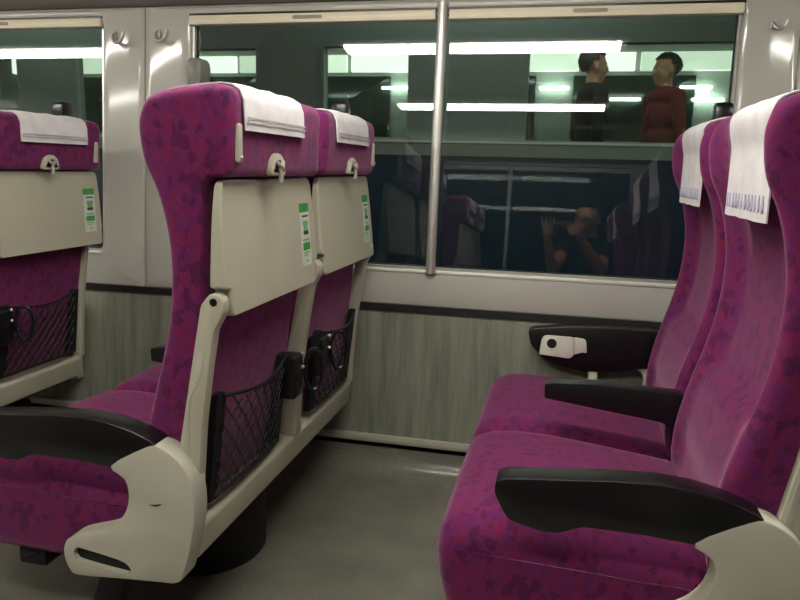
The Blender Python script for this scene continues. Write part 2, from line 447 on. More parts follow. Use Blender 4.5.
PANEL = [(-0.158, 0.462), (-0.080, 0.510), (-0.052, 0.515), (-0.016, 0.497), (0.008, 0.470), (0.021, 0.43), (0.023, 0.38), (0.014, 0.32), (-0.003, 0.258), (-0.012, 0.238), (-0.028, 0.228), (-0.05, 0.2265), (-0.15, 0.219), (-0.245, 0.211), (-0.266, 0.222), (-0.276, 0.245), (-0.277, 0.268), (-0.268, 0.287), (-0.245, 0.300), (-0.213, 0.311), (-0.175, 0.324), (-0.150, 0.341), (-0.131, 0.366), (-0.121, 0.400), (-0.128, 0.436)]
SLOT = [(-0.252, 0.262), (-0.246, 0.273), (-0.232, 0.275), (-0.150, 0.263), (-0.128, 0.254), (-0.121, 0.243), (-0.127, 0.236), (-0.145, 0.236), (-0.232, 0.245), (-0.247, 0.251)]
POST = [(0.046, 0.812), (0.062, 0.812), (0.074, 0.800), (0.073, 0.776), (0.054, 0.742), (0.040, 0.66), (0.025, 0.556), (0.014, 0.42), (0.010, 0.33), (-0.050, 0.33), (-0.044, 0.42), (-0.029, 0.488), (-0.012, 0.58), (0.012, 0.71), (0.027, 0.790)]
def cut_hole(bm_main, bm_cut, name, mats):
    """real hole: boolean difference, returned as a bmesh"""
    def mk(b):
        bmesh.ops.recalc_face_normals(b, faces=b.faces); me = bpy.data.meshes.new('tmp'); b.to_mesh(me); b.free()
        o = bpy.data.objects.new('tmp', me); COL.objects.link(o); return o
    a, c = mk(bm_main), mk(bm_cut)
    md = a.modifiers.new('b', 'BOOLEAN'); md.object = c; md.operation = 'DIFFERENCE'; md.solver = 'EXACT'
    dg = bpy.context.evaluated_depsgraph_get(); dg.update()
    me = bpy.data.meshes.new_from_object(a.evaluated_get(dg))
    out = B(); out.from_mesh(me)
    for o in (a, c): bpy.data.objects.remove(o, do_unlink=True)
    return out

def make_pair(s, recl=(0.0, 0.0)):
    """double seat facing -x; s=+1: window to +y; origin on the floor under the rear bar, mid pair"""
    root = empty('double_seat')
    XZ = lambda a, b, t: (a, s * t, b)
    def pv(p): return (p[0] - PIV.x, p[1], p[2] - PIV.z)
    def part(name, bm, mat, parent=root, smooth=35): return new_obj(name, bm, mat, parent, smooth)
    # ---- base
    bm = B(); N = 28
    loft(bm, [[(-0.245 + r * math.cos(2 * math.pi * k / N), s * -0.06 + r * math.sin(2 * math.pi * k / N), z) for k in range(N)] for r, z in ((0.166, 0.0), (0.169, 0.005), (0.169, 0.17), (0.155, 0.18))]); part('pedestal', bm, 'black_matte')
    bm = B(); box(bm, -0.44, -0.10, -0.36, 0.36, 0.150, 0.20, bev=0.01); part('base_frame', bm, 'black_matte')
    bm = B(); slab(bm, fillet([(-0.062, 0.262), (0.000, 0.258), (0.006, 0.325), (-0.003, 0.334), (-0.062, 0.334)], 0.008), -0.535, 0.512, 0.012, XZ); part('rear_bar', bm, 'cream_plastic')
    bm = B(); box(bm, -0.47, -0.40, s * -0.46 - 0.03, s * -0.46 + 0.03, 0.152, 0.20, bev=0.008); part('recline_mechanism', bm, 'black_matte')
    bm = B(); slab(bm, fillet([(-0.225, 0.225), (-0.165, 0.215), (-0.235, 0.03), (-0.29, 0.03)], 0.01), -0.52, -0.47, 0.005, XZ)
    slab(bm, fillet([(-0.33, 0.018), (-0.22, 0.018), (-0.22, 0.04), (-0.33, 0.04)], 0.006), -0.545, -0.42, 0.004, XZ); part('foot_pedal', bm, 'black_matte')
    for q, (ya, yb) in enumerate(((-0.545, -0.517), (-0.021, 0.021), (0.494, 0.518))):
        bm = B(); slab(bm, fillet(POST, 0.006, 2), ya, yb, 0.004, XZ); po = part('back_post', bm, 'cream_plastic')
        bm = B(); slab(bm, fillet([(0.0, 0.60), (0.027, 0.655), (0.035, 0.70), (0.022, 0.70), (0.002, 0.62), (-0.02, 0.50), (-0.03, 0.42), (-0.008, 0.42)], 0.004, 2), ya - 0.0012, yb + 0.0012, 0.0006, XZ); part('inlay', bm, 'panel_plastic', po)
        bm = B(); tube(bm, [(0.0545, s * (ya - 0.002), 0.797), (0.0545, s * (yb + 0.002), 0.797)], 0.0075, 12); part('bolt', bm, 'black_plastic', po)
    # ---- aisle side: armrest over a moulded side panel
    bm = B(); slab(bm, fillet(ARM, [.008, .006, .012, 0, 0, 0, 0, 0, .004, .006, .01, .02, .01, 0, .01, .01, .01, .01, .016], 3), -0.5785, -0.524, 0.0035, XZ); part('armrest', bm, 'black_plastic')
    bm = B(); slab(bm, catmull(PANEL, 3, True), -0.5805, -0.526, 0.006, XZ)
    bc = B(); slab(bc, catmull(SLOT, 2, True), -0.62, -0.545, 0.0, XZ)
    bm = cut_hole(bm, bc, '', '')
    sp = part('side_panel', bm, 'panel_plastic')
    bm = B(); slab(bm, offset(catmull(SLOT, 2, True), 0.0012), -0.571, -0.5455, 0.0, XZ); part('slot_insert', bm, 'black_matte', sp)
    # ---- window side
    bm = B(); slab(bm, fillet(WARM, 0.012, 3), 0.528, 0.572, 0.003, XZ); wa = part('armrest', bm, 'black_plastic')
    bm = B(); slab(bm, fillet([(-0.449, 0.476), (-0.353, 0.470), (-0.340, 0.482), (-0.342, 0.540), (-0.442, 0.540)], [.006, .006, .008, .012, .02], 4), 0.516, 0.53, 0.003, XZ); pl = part('table_lid', bm, 'knob_white', wa)
    bm = B(); slab(bm, fillet([(-0.345, 0.481), (-0.315, 0.492), (-0.300, 0.490), (-0.306, 0.535), (-0.345, 0.540)], 0.008, 3), 0.521, 0.531, 0.003, XZ); part('table_hinge', bm, 'knob_white', wa)
    bm = B(); tube(bm, [(-0.411, s * 0.5145, 0.516), (-0.411, s * 0.519, 0.516)], 0.0155, 18); part('finger_hole', bm, 'black_matte', pl)
    bm = B(); slab(bm, [(min(a, -0.045), b) for a, b in catmull(PANEL, 3, True)], 0.538, 0.572, 0.0, XZ); part('side_panel', bm, 'panel_plastic')
    bm = B(); box(bm, -0.292, -0.262, s * 0.545 - 0.012, s * 0.545 + 0.012, 0.24, 0.44, bev=0.004); part('armrest_bracket', bm, 'panel_plastic')
    # ---- middle armrest
    bm = B(); slab(bm, fillet([(-0.417, 0.505), (-0.419, 0.541), (-0.40, 0.547), (-0.29, 0.552), (-0.10, 0.545), (-0.06, 0.51), (-0.07, 0.40), (-0.105, 0.38), (-0.128, 0.470)], [.004, .005, .01, 0, .01, .02, .02, .01, .02], 3), -0.0225, 0.0225, 0.003, XZ); part('armrest', bm, 'black_plastic')
    # ---- the two seats
    backs = []
    for q, (yc, rc) in enumerate(((-0.286, recl[0]), (0.268, recl[1]))):
        bm = B(); loops = []
        for t in [-1, -.99, -.97, -.94, -.89, -.82, -.74, -.6, -.3, 0, .3, .6, .74, .82, .89, .94, .97, .99, 1]:
            r = 0.05; hw = 0.257; e = (abs(t) * hw - (hw - r)) / r
            ins = r * (1 - math.sqrt(max(0, 1 - e * e))) if e > 0 else 0
            pts = offset(CUSH, ins) if ins else CUSH
            pts = [(x, z + 0.008 * (1 - t * t) * sm((z - 0.34) / 0.05)) for x, z in pts]
            loops.append([(x, s * ((-0.2575 if q == 0 else 0.2575) + t * hw), z) for x, z in pts])
        loft(bm, loops); part('seat_cushion', bm, 'purple_fabric', smooth=60)
        side_s = -1 if q == 0 else 1          # outer edge of this seat
        def bpart(name, bm, mat, parent=None, smooth=35):
            if parent is None:
                o = part(name, bm, mat, root, smooth); o.location = PIV; o.rotation_euler.y = rc
            else: o = part(name, bm, mat, parent, smooth)
            return o
        bm = B(); loft(bm, [[pv((x, s * (yc + t * HW), z)) for x, z in back_loop(t)] for t in TS]); bk = bpart('backrest', bm, 'purple_fabric', None, 50)
        backs.append((s * yc, rc))
        # strap slot on the rear of the headrest, at the outer edge
        bm = B(); ys = yc + side_s * (0.214 if q == 0 else 0.206)
        slab(bm, fillet([(ys - 0.008, 1.052), (ys + 0.008, 1.052), (ys + 0.008, 1.124), (ys - 0.008, 1.124)], 0.008, 4), 0.083, 0.094, 0.003, lambda a, b, t: pv((t, s * a, b))); st = bpart('side_clip', bm, 'cream_plastic', bk)
        bm = B(); ball(bm, pv((0.094, s * ys, 1.062)), 0.004); bpart('rivet', bm, 'brushed_metal', st)
        # table latch
        yk = yc; yc = yc - (0.040 if q == 0 else 0.02)
        arch = [(yc - 0.036, 1.029), (yc + 0.036, 1.029), (yc + 0.036, 1.045), (yc + 0.029, 1.063), (yc + 0.014, 1.073), (yc, 1.0755), (yc - 0.014, 1.073), (yc - 0.029, 1.063), (yc - 0.036, 1.045)]
        bm = B(); slab(bm, fillet(arch, 0.006, 3), 0.080, 0.095, 0.003, lambda a, b, t: pv((t, s * a, b))); lp = bpart('latch_plate', bm, 'cream_plastic', bk)
        bm = B(); inner = offset(fillet(arch, 0.006, 3), 0.013); slab(bm, inner, 0.093, 0.0962, 0.0, lambda a, b, t: pv((t, s * a, b))); bpart('latch_recess', bm, 'dark_metal', lp)
        bm = B(); tube(bm, [pv((0.094, s * (yc - 0.014), 1.056)), pv((0.103, s * yc, 1.046)), pv((0.098, s * (yc + 0.012), 1.058))], 0.005, 8); tube(bm, [pv((0.097, s * yc, 1.05)), pv((0.10, s * yc, 1.03)), pv((0.098, s * yc, 1.016))], [0.0045, 0.005, 0.007], 10); bpart('latch_knob', bm, 'latch_metal', lp); yc = yk
        # folded table
        y0, y1 = ((-0.530, -0.028) if q == 0 else (0.028, 0.534)); nA, nB = (0.021, 0.021) if q == 0 else (0.021, 0.003)
        out = [(y0 + nA, 0.763), (y1 - nB, 0.763), (y1 - nB, 0.818), (y1, 0.818), (y1 - 0.006, 0.95), (y1 - 0.018, 1.021), (y0 + 0.018, 1.021), (y0 + 0.006, 0.95), (y0, 0.818), (y0 + nA, 0.818)]
        ol = fillet(out, [.012, .012, .004, .010, .05, .02, .02, .05, .010, .004], 4)
        def tm(a, b, t):
            k = (1.021 - b) / 0.258
            rear = 0.058 + 0.020 * k; th = 0.014 + 0.026 * k
            return pv((rear - th * (1 - t), s * a, b))
        bm = B()
        loops = []
        for ins, t in ((0.002, 0.0), (0, 0.12), (0, 0.84), (0.0010, 0.94), (0.003, 1.0)):
            o2 = offset(ol, ins) if ins else ol
            loops.append([tm(a, b, t) for a, b in o2])
        loft(bm, loops, cap='fan'); tb = bpart('folding_table', bm, 'cream_plastic', None, 12)
        # printed label on the table
        yl = (-0.100 if q == 0 else 0.470); bm = B()
        def lab(u0, u1, v0, v1, mat, t):
            a0, a1 = yl - 0.030 + 0.060 * u0, yl - 0.030 + 0.060 * u1
            if s < 0: a0, a1 = a0, a1
            b0, b1 = 0.812 + 0.15 * v0, 0.812 + 0.15 * v1
            box(bm, t, t + 0.03, a0, a1, b0, b1, mat=mat, mapf=lambda x, a, b: (tm(a, b, 1.0)[0] + x * 0.02, tm(a, b, 1.0)[1], tm(a, b, 1.0)[2]))
        lab(0, 1, 0, 0.86, 0, 0.0); lab(-0.04, 0.96, 0.86, 1.0, 1, 0.005)
        lab(0.2, 0.85, 0.78, 0.81, 3, 0.03); lab(0.25, 0.8, 0.64, 0.72, 2, 0.03); lab(0.3, 0.75, 0.56, 0.64, 2, 0.03); lab(0.27, 0.8, 0.50, 0.56, 3, 0.03)
        lab(0.15, 0.85, 0.40, 0.43, 2, 0.03); lab(0.12, 0.9, 0.25, 0.37, 1, 0.03); lab(0.15, 0.85, 0.20, 0.22, 2, 0.03); lab(0.15, 0.7, 0.16, 0.18, 2, 0.03); lab(0.4, 0.6, 0.06, 0.09, 2, 0.03)
        tag(bpart('instruction_label', bm, ['sticker_white', 'sticker_green', 'sticker_pale', 'sticker_dark'], tb, 0), 'white and green printed instruction sticker')
        # net pocket
        def xr(z): return -0.02 + (z - 0.36) / 0.39 * 0.045
        yp0, yp1 = -0.462, -0.128
        if q == 1: yp0, yp1 = 0.128, 0.462
        for ya in (yp0, yp1):
            bm = B(); slab(bm, fillet([(ya - 0.018, 0.355), (ya + 0.018, 0.355), (ya + 0.018, 0.592), (ya - 0.018, 0.592)], 0.005, 3), 0, 1, 0.0, lambda a, b, t: (xr(b) + 0.004 + 0.016 * t, s * a, b)); part('pocket_stay', bm, 'black_matte')
        def ztop(u): return 0.588 - 0.020 * math.sin(math.pi * u)
        bm = B(); zb = 0.362
        def pt(u, z): return (xr(z) + 0.022 + 0.020 * math.sin(math.pi * u) * (0.3 + 0.7 * (z - zb) / 0.2), s * (yp0 + (yp1 - yp0) * u), z)
        tube(bm, [pt(k / 12, ztop(k / 12)) for k in range(13)], 0.004, 6); tube(bm, [pt(k / 12, zb) for k in range(13)], 0.005, 6)
        for k in range(-6, 15):
            for dr in (1, -1):
                path = []
                for j in range(15):
                    u = k / 9.0 + dr * j / 14 * 0.62; z = zb + j / 14 * 0.235
                    if 0 <= u <= 1 and z <= ztop(u): path.append(pt(u, z))
                if len(path) > 2: tube(bm, path, 0.0022, 4)
        part('net_pocket', bm, 'black_matte', smooth=60)
        # drink holder beside the middle post
        yh = -0.108 if q == 0 else 0.100
        bm = B(); box(bm, xr(0.53) + 0.01, xr(0.53) + 0.055, s * yh - 0.034, s * yh + 0.034, 0.475, 0.585, bev=0.008); dh = part('drink_holder', bm, 'black_plastic')
        bm = B(); sgn2 = 1 if q == 0 else -1
        cx = xr(0.53) + 0.075; tube(bm, [(cx + 0.018 * math.cos(a), s * (yh + 0.052 + 0.018 * math.cos(a)), 0.535 + 0.055 * math.sin(a)) for a in [2 * math.pi * k / 24 for k in range(24)]], 0.0055, 8, closed=True); part('holder_ring', bm, 'black_plastic', dh)
        for zz in (0.583, 0.548):
            bm = B(); ball(bm, (xr(0.53) + 0.056, s * (yh + 0.022), zz), 0.0055); part('screw', bm, 'brushed_metal', dh)
    # grab knob on the window-side shoulder
    bm = B()
    slab(bm, fillet([(0.415 + a, b) for a, b in ((-0.026, 1.165), (0.026, 1.165), (0.028, 1.225), (0.018, 1.250), (-0.018, 1.250), (-0.028, 1.225))], 0.014, 4), -0.02, 0.028, 0.008, lambda a, b, t: pv((t, s * a, b)))
    gk = part('shoulder_grip', bm, 'black_plastic'); gk.location = PIV; gk.rotation_euler.y = recl[1]
    return root, backs

def make_cover(s):
    """white cloth over a headrest (origin: pivot height, seat centre)"""
    hw = 0.151; us = [-1, -.97, -.8, -.5, -.2, .1, .4, .7, .97, 1]
    def strip(u, off, zf=0.978, zr=1.112):
        pts = back_loop(u * hw / HW); pts = offset(pts, -off)
        i0 = max(i for i in range(NF) if LOOP[i][1] < zf)
        seq = list(pts[i0:NF + 4])
        a, b = seq[0], seq[1]; k = (zf - a[1]) / (b[1] - a[1]); seq[0] = (a[0] + (b[0] - a[0]) * k, zf)
        xh = -0.0815 - (off - 0.0022)           # the front flap hangs straight, clear of the hollow
        seq = [(min(p[0], xh) if (p[1] < 1.10 and i < len(seq) - 6) else p[0], p[1]) for i, p in enumerate(seq)]
        seq[-1] = (seq[-1][0] + 0.004, zr)
        seq.insert(len(seq) - 1, ((seq[-1][0] + seq[-2][0]) / 2, (seq[-1][1] + seq[-2][1]) / 2))
        return seq
    bm = B(); loops = []
    for u in us:
        wob = 0.0016 * math.sin(u * 9 + 1)
        o_, i_ = strip(u, 0.0065 + wob), strip(u, 0.0022)
        loops.append([(x - PIV.x, s * u * hw, z - PIV.z) for x, z in o_ + i_[::-1]])
    loft(bm, loops)
    cv = new_obj('headrest_cover', bm, 'white_cloth', smooth=60)
    bm = B()
    for k in range(12):
        u = -0.86 + 1.72 * k / 11
        st = strip(u, 0.0075)
        x_at = lambda z: st[0][0] + (st[3][0] - st[0][0]) * (z - st[0][1]) / (st[3][1] - st[0][1])
        P = [(-0.0065, 0.998), (0, 0.993), (0.0065, 0.998), (0.005, 1.006), (0.001, 1.021), (-0.001, 1.021), (-0.005, 1.006)]
        slab(bm, P, -0.0008, 0.0008, 0, lambda a, b, t: (x_at(b) + t - PIV.x - 0.0004, s * (u * hw + a), b - PIV.z))
    tag(new_obj('printed_border', bm, 'print_blue', cv, 0), 'row of blue grey printed drops')
    bm = B()
    for z0, z1 in ((1.126, 1.129), (1.134, 1.137)):
        st = strip(0, 0.0078); xr_ = lambda z: st[-1][0] + (st[-3][0] - st[-1][0]) * (z - st[-1][1]) / (st[-3][1] - st[-1][1])
        box(bm, -0.0008, 0.0008, -hw * 0.985, hw * 0.985, z0, z1, mapf=lambda a, y, z: (xr_(z) + a - PIV.x + 0.0012, y, z - PIV.z))
    new_obj('hem_stitch', bm, 'hem_grey', cv, 0)
    return cv

far_rows = [('Z', (0.0, math.radians(3.6)), 'at the far left, cut by the frame'), ('A', (0.0, math.radians(-1.0)), 'with its back to the camera, left of centre'), ('B', (0.0, 0.0), 'facing left at the right edge of the photo')]
COVER = {1: make_cover(1)}
first = True
SHIFT = {'A': (-0.050, -0.022), 'B': (-0.046, 0.0), 'Z': (0, 0.0)}
def put_covers(name, ox, py, backs, labs, sh=(0, 0)):
    global first
    for (yy, rc), lb, dy in zip(backs, labs, sh):
        if first: c = COVER[1]; first = False
        else: c = copy_tree(COVER[1])
        c.location = (ox + PIV.x, py + yy + dy, PIV.z); c.rotation_euler.y = rc
        tag(c, lb, 'headrest cover', 'white headrest covers')
SEATS = {}
for key, recl, where in far_rows:
    r, backs = make_pair(1, recl); r.location = (ROWS[key], PAIR_Y, 0); SEATS[key] = r
    tag(r, 'purple double train seat ' + where, 'train seat', 'purple double seats by the far windows')
    w2 = {'Z': 'far-left double seat', 'A': 'double seat left of centre', 'B': 'double seat at the right edge'}[key]
    put_covers(key, ROWS[key], PAIR_Y, backs, ['white cloth headrest cover on the aisle place of the ' + w2, 'white cloth headrest cover on the window place of the ' + w2], SHIFT[key])
near0, nbacks = make_pair(-1, (0.0, 0.0))
for i, key in enumerate(('A', 'B', 'Z')):
    r = near0 if i == 0 else copy_tree(near0)
    r.location = (ROWS[key], MIRY - PAIR_Y, 0)
    wh = {'A': 'one row ahead of the photographer', 'B': 'that the photographer sits in', 'Z': 'two rows ahead of the photographer'}[key]
    tag(r, 'purple double seat reflected in the window, ' + wh, 'train seat', 'purple double seats across the aisle')
    put_covers(key, ROWS[key], MIRY - PAIR_Y, nbacks, ['white cover on the aisle headrest of the reflected seat ' + wh, 'white cover on the window headrest of the reflected seat ' + wh])
# scuff on the nearest side panel
bm = B(); slab(bm, [(-0.074, 0.392), (-0.062, 0.394), (-0.045, 0.398), (-0.052, 0.3925), (-0.06, 0.390)], -0.5812, -0.5802, 0, lambda a, b, t: (a, t, b))
sp = [c for c in SEATS['A'].children if c.name.startswith('side_panel')][0]
tag(new_obj('scuff_mark', bm, 'sticker_dark', sp, 0), 'short dark scuff')

# ------------------------------------------------------------------ fittings on the far wall
def hook(x, z, label, sc=0.95):
    e = empty('coat_hook', (x, wall_y(z), z))
    bm = B(); slab(bm, fillet([(-0.010, -0.022), (0.010, -0.022), (0.010, 0.022), (-0.010, 0.022)], 0.009, 4), -0.008, 0.0005, 0.002, lambda a, b, t: (a, t, b)); new_obj('base_plate', bm, 'brushed_metal', e)
    bm = B(); path = catmull([(0, -0.006, 0.012), (0.004, -0.018, -0.008), (0.020, -0.026, -0.022), (0.040, -0.030, -0.018), (0.052, -0.030, 0.004), (0.054, -0.030, 0.020)], 4)
    tube(bm, path, [0.0075] * (len(path) - 4) + [0.0075, 0.007, 0.006, 0.004], 10); new_obj('hook_arm', bm, 'brushed_metal', e)
    e.scale = (sc, sc, sc)
    tag(e, label, 'coat hook', 'metal coat hooks between the windows')
hook(-1.622, 1.490, 'left one of the two metal coat hooks on the pale pillar panels')
hook(-1.450, 1.494, 'metal coat hook beside the panel joint, above the purple headrest left of centre')
hook(0.560, 1.494, 'metal coat hook on the pale panel at the top right corner', 0.6)
e = empty('window_bracket', (-1.285, wall_y(1.36) + 0.0, 1.36))
bm = B(); slab(bm, fillet([(-0.030, -0.06), (0.024, -0.06), (0.031, 0.02), (0.026, 0.044), (0.008, 0.053), (-0.022, 0.050), (-0.032, 0.038)], 0.016, 4), -0.045, 0.033, 0.014, lambda a, b, t: (a, t, b)); new_obj('bracket_cap', bm, 'bracket_grey', e)
bm = B(); box(bm, -0.034, 0.0, -0.004, 0.030, -0.075, 0.0, bev=0.004); new_obj('bracket_foot', bm, 'bracket_grey', e)
tag(e, 'rounded grey plastic bracket at the left edge of the middle window', 'bracket')

# ------------------------------------------------------------------ people
def limb(bm, pts, radii, n=10):
    """chain of tapered capsules, one closed piece per bone"""
    for (a, ra), (b, rb) in zip(list(zip(pts, radii))[:-1], list(zip(pts, radii))[1:]):
        tube(bm, [a, (Vector(a) + Vector(b)) / 2, b], [ra, (ra + rb) / 2, rb], n)
    for p, r in zip(pts, radii): ball(bm, p, r * 1.0, seg=n, rings=6)
def head_shape(bm, c, fwd):
    """skull, jaw, nose, ears, lips, brow; fwd = unit facing direction in the floor plane"""
    c = Vector(c); f = Vector(fwd).normalized(); r = Vector((f.y, -f.x, 0)); u = Vector((0, 0, 1))
    at = lambda a, b, z: c + r * a + f * b + u * z
    def el(p, sr, sf, su):
        g = bmesh.ops.create_uvsphere(bm, u_segments=16, v_segments=12, radius=1)
        for v in g['verts']: v.co = Vector(p) + r * (v.co.x * sr) + f * (v.co.y * sf) + u * (v.co.z * su)
    el(at(0, -0.012, 0.035), 0.076, 0.095, 0.082); el(at(0, 0.018, -0.03), 0.062, 0.074, 0.082); el(at(0, 0.045, -0.085), 0.036, 0.036, 0.028)
    el(at(0, 0.094, -0.012), 0.011, 0.016, 0.026); el(at(0, 0.102, -0.028), 0.016, 0.013, 0.010)
    el(at(0, 0.082, -0.058), 0.024, 0.012, 0.006); el(at(0, 0.079, -0.068), 0.021, 0.012, 0.007)
    for s_ in (-1, 1):
        el(at(s_ * 0.078, -0.005, -0.012), 0.010, 0.020, 0.032); el(at(s_ * 0.03, 0.080, 0.022), 0.022, 0.010, 0.006)
        el(at(s_ * 0.036, 0.066, -0.03), 0.022, 0.018, 0.022)
    return at
def solid(bm, voxel, smooth_it=3):
    """melt overlapping pieces into one continuous surface"""
    bmesh.ops.recalc_face_normals(bm, faces=bm.faces)
    me = bpy.data.meshes.new('tmp'); bm.to_mesh(me); bm.free(); o = bpy.data.objects.new('tmp', me); COL.objects.link(o)
    md = o.modifiers.new('r', 'REMESH'); md.mode = 'VOXEL'; md.voxel_size = voxel
    s_ = o.modifiers.new('s', 'SMOOTH'); s_.iterations = smooth_it; s_.factor = 0.5
    dg = bpy.context.evaluated_depsgraph_get(); dg.update()
    m2 = bpy.data.meshes.new_from_object(o.evaluated_get(dg)); out = B(); out.from_mesh(m2)
    bpy.data.objects.remove(o, do_unlink=True); return out
def hair_cap(c, fwd, low=-0.05, parent=None, mat='hair'):
    c = Vector(c); f = Vector(fwd).normalized(); r = Vector((f.y, -f.x, 0))
    bm = B(); bmesh.ops.create_uvsphere(bm, u_segments=28, v_segments=18, radius=1)
    kill = [v for v in bm.verts if (v.co.z < -0.35 and v.co.y > -0.3) or (v.co.y > 0.35 and v.co.z < 0.42) or v.co.z < -0.8 or (abs(v.co.x) > .6 and v.co.z < -.05 and v.co.y > -0.05)]
    bmesh.ops.delete(bm, geom=kill, context='VERTS')
    for v in bm.verts:
        k = 1.0 + 0.03 * math.sin(v.co.x * 23 + v.co.z * 17) * math.cos(v.co.y * 19)
        q = v.co * k; v.co = c + r * (q.x * 0.085) + f * (q.y * 0.106 - 0.012) + Vector((0, 0, q.z * 0.096 + 0.036))
    bmesh.ops.solidify(bm, geom=bm.faces[:], thickness=0.012)
    return new_obj('hair', bm, mat, parent, 60)
def eyes(at, parent, mats=('knob_white', 'black_matte')):
    for s_ in (-1, 1):
        bm = B(); ball(bm, at(s_ * 0.031, 0.076, 0.006), 0.0115, 0, 12, 8); ball(bm, at(s_ * 0.031, 0.0835, 0.006), 0.0055, 1, 10, 8)
        new_obj('eye', bm, list(mats), parent)
def photographer():
    root = empty('person', (0.20, -0.45, 0))
    body = B(); H = (0.160, -0.315, 1.125); fwd = (-0.22, 1, 0)
    at = head_shape(body, H, fwd)
    limb(body, [(0.180, -0.345, 1.06), (0.19, -0.375, 0.96)], [0.052, 0.062])
    # torso
    for p, r3 in (((0.205, -0.43, 0.53), (0.155, 0.17, 0.11)), ((0.20, -0.42, 0.66), (0.125, 0.155, 0.14)), ((0.19, -0.395, 0.80), (0.145, 0.135, 0.15)), ((0.17, -0.375, 0.905), (0.155, 0.105, 0.085))):
        ball(body, p, 1, 0, 18, 12, r3)
    RS, LS = (0.285, -0.385, 0.925), (0.035, -0.345, 0.925)
    RE, LE = (0.262, -0.165, 0.775), (-0.055, -0.165, 0.775)
    RW, LW = (0.118, -0.055, 0.975), (-0.098, -0.050, 0.965)
    limb(body, [(0.20, -0.38, 0.93), RS, RE, RW], [0.075, 0.062, 0.043, 0.028]); limb(body, [(0.15, -0.37, 0.93), LS, LE, LW], [0.075, 0.062, 0.043, 0.028])
    # right hand: fingers lie flat along the back of the phone, thumb behind it
    ball(body, (0.108, -0.028, 1.018), 1, 0, 12, 8, (0.026, 0.017, 0.042)); limb(body, [RW, (0.110, -0.032, 1.01)], [0.026, 0.024])
    for k, (z, ln) in enumerate(((1.056, 0.062), (1.038, 0.070), (1.019, 0.066), (1.001, 0.052))):
        limb(body, [(0.106, -0.020, z - 0.008), (0.096, 0.004, z), (0.096 - ln * 0.55, 0.008, z + 0.002), (0.096 - ln, 0.004, z)], [0.0095, 0.009, 0.0082, 0.0072], 8)
    limb(body, [(0.112, -0.040, 1.005), (0.095, -0.044, 1.030), (0.070, -0.030, 1.046)], [0.012, 0.0105, 0.0085], 8)
    # left hand: open, fingers up beside the phone, thumb and index pinch its edge
    ball(body, (-0.098, -0.030, 1.012), 1, 0, 12, 8, (0.036, 0.016, 0.042)); limb(body, [LW, (-0.098, -0.034, 1.0)], [0.026, 0.025])
    for k, (x, ln, lean) in enumerate(((-0.072, 0.066, 0.012), (-0.090, 0.076, 0.004), (-0.108, 0.072, -0.006), (-0.126, 0.056, -0.016))):
        limb(body, [(x, -0.028, 1.030), (x + lean * 0.4, -0.020, 1.046), (x + lean * 0.8, -0.010, 1.046 + ln * 0.55), (x + lean, 0.004, 1.046 + ln * 0.92)], [0.0098, 0.0092, 0.0082, 0.007], 8)
    limb(body, [(-0.076, -0.034, 0.995), (-0.054, -0.032, 1.004), (-0.040, -0.022, 1.012)], [0.012, 0.0105, 0.0085], 8)
    # legs
    for y, ky in ((-0.36, -0.33), (-0.53, -0.55)):
        limb(body, [(0.20, y, 0.515), (-0.20, ky, 0.515), (-0.235, ky, 0.10)], [0.088, 0.062, 0.042])
        limb(body, [(-0.225, ky, 0.055), (-0.285, ky, 0.045), (-0.395, ky, 0.035)], [0.045, 0.042, 0.030])
    bm = solid(body, 0.0058)
    for f in bm.faces:
        c = f.calc_center_median(); m = 0
        if c.z < 0.60 and not (c.y > -0.25 and c.z > 0.58): m = 2
        if c.z < 0.10: m = 3
        if m == 0:
            if c.z < 1.005 and c.y < -0.235: m = 1                        # T-shirt trunk and sleeves
            if c.z < 1.0 and (Vector((c.x, c.y, 0)) - Vector((0.185, -0.37, 0))).length > 0.085 and c.y < -0.235: m = 1
            if c.z > 1.0: m = 0
        f.material_index = m
    bm.transform(Matrix.Translation((-0.20, 0.45, 0)))
    ob = new_obj('body', bm, ['skin', 'dark_shirt', 'trousers', 'black_matte'], root, 180)
    O = Vector((-0.20, 0.45, 0)); at2 = lambda a, b, z: at(a, b, z) + O
    hair_cap(Vector(H) + O, fwd, parent=root); eyes(at2, root)
    bm = B()
    for s_ in (-1, 1):
        tube(bm, [at2(s_ * 0.033 + 0.025 * math.cos(a), 0.098, 0.004 + 0.017 * math.sin(a)) for a in [2 * math.pi * k / 20 for k in range(20)]], 0.0024, 6, closed=True)
        tube(bm, [at2(s_ * 0.058, 0.097, 0.008), at2(s_ * 0.080, 0.07, 0.008), at2(s_ * 0.083, -0.01, 0.004)], 0.002, 6)
    tube(bm, [at2(-0.009, 0.100, 0.008), at2(0, 0.103, 0.010), at2(0.009, 0.100, 0.008)], 0.002, 6)
    new_obj('glasses', bm, 'black_plastic', root)
    tag(root, 'person in glasses and a dark top holding up a phone, reflected in the window', 'person')
    ph = empty('phone', (0.005, -0.009, 1.05))
    bm = B(); slab(bm, fillet([(-0.070, -0.035), (0.070, -0.035), (0.070, 0.035), (-0.070, 0.035)], 0.009, 5), -0.004, 0.004, 0.0015, lambda a, b, t: (a, t, b)); new_obj('case', bm, 'black_plastic', ph)
    bm = B(); box(bm, -0.064, 0.064, -0.0047, -0.0040, -0.031, 0.031); new_obj('screen', bm, 'black_rubber', ph, 0)
    bm = B(); tube(bm, [(-0.005, 0.003, 0.0), (-0.005, 0.0046, 0.0)], 0.004, 14); new_obj('lens', bm, 'dark_metal', ph)
    tag(ph, 'black phone held sideways between both hands of the reflected person', 'phone')
photographer()

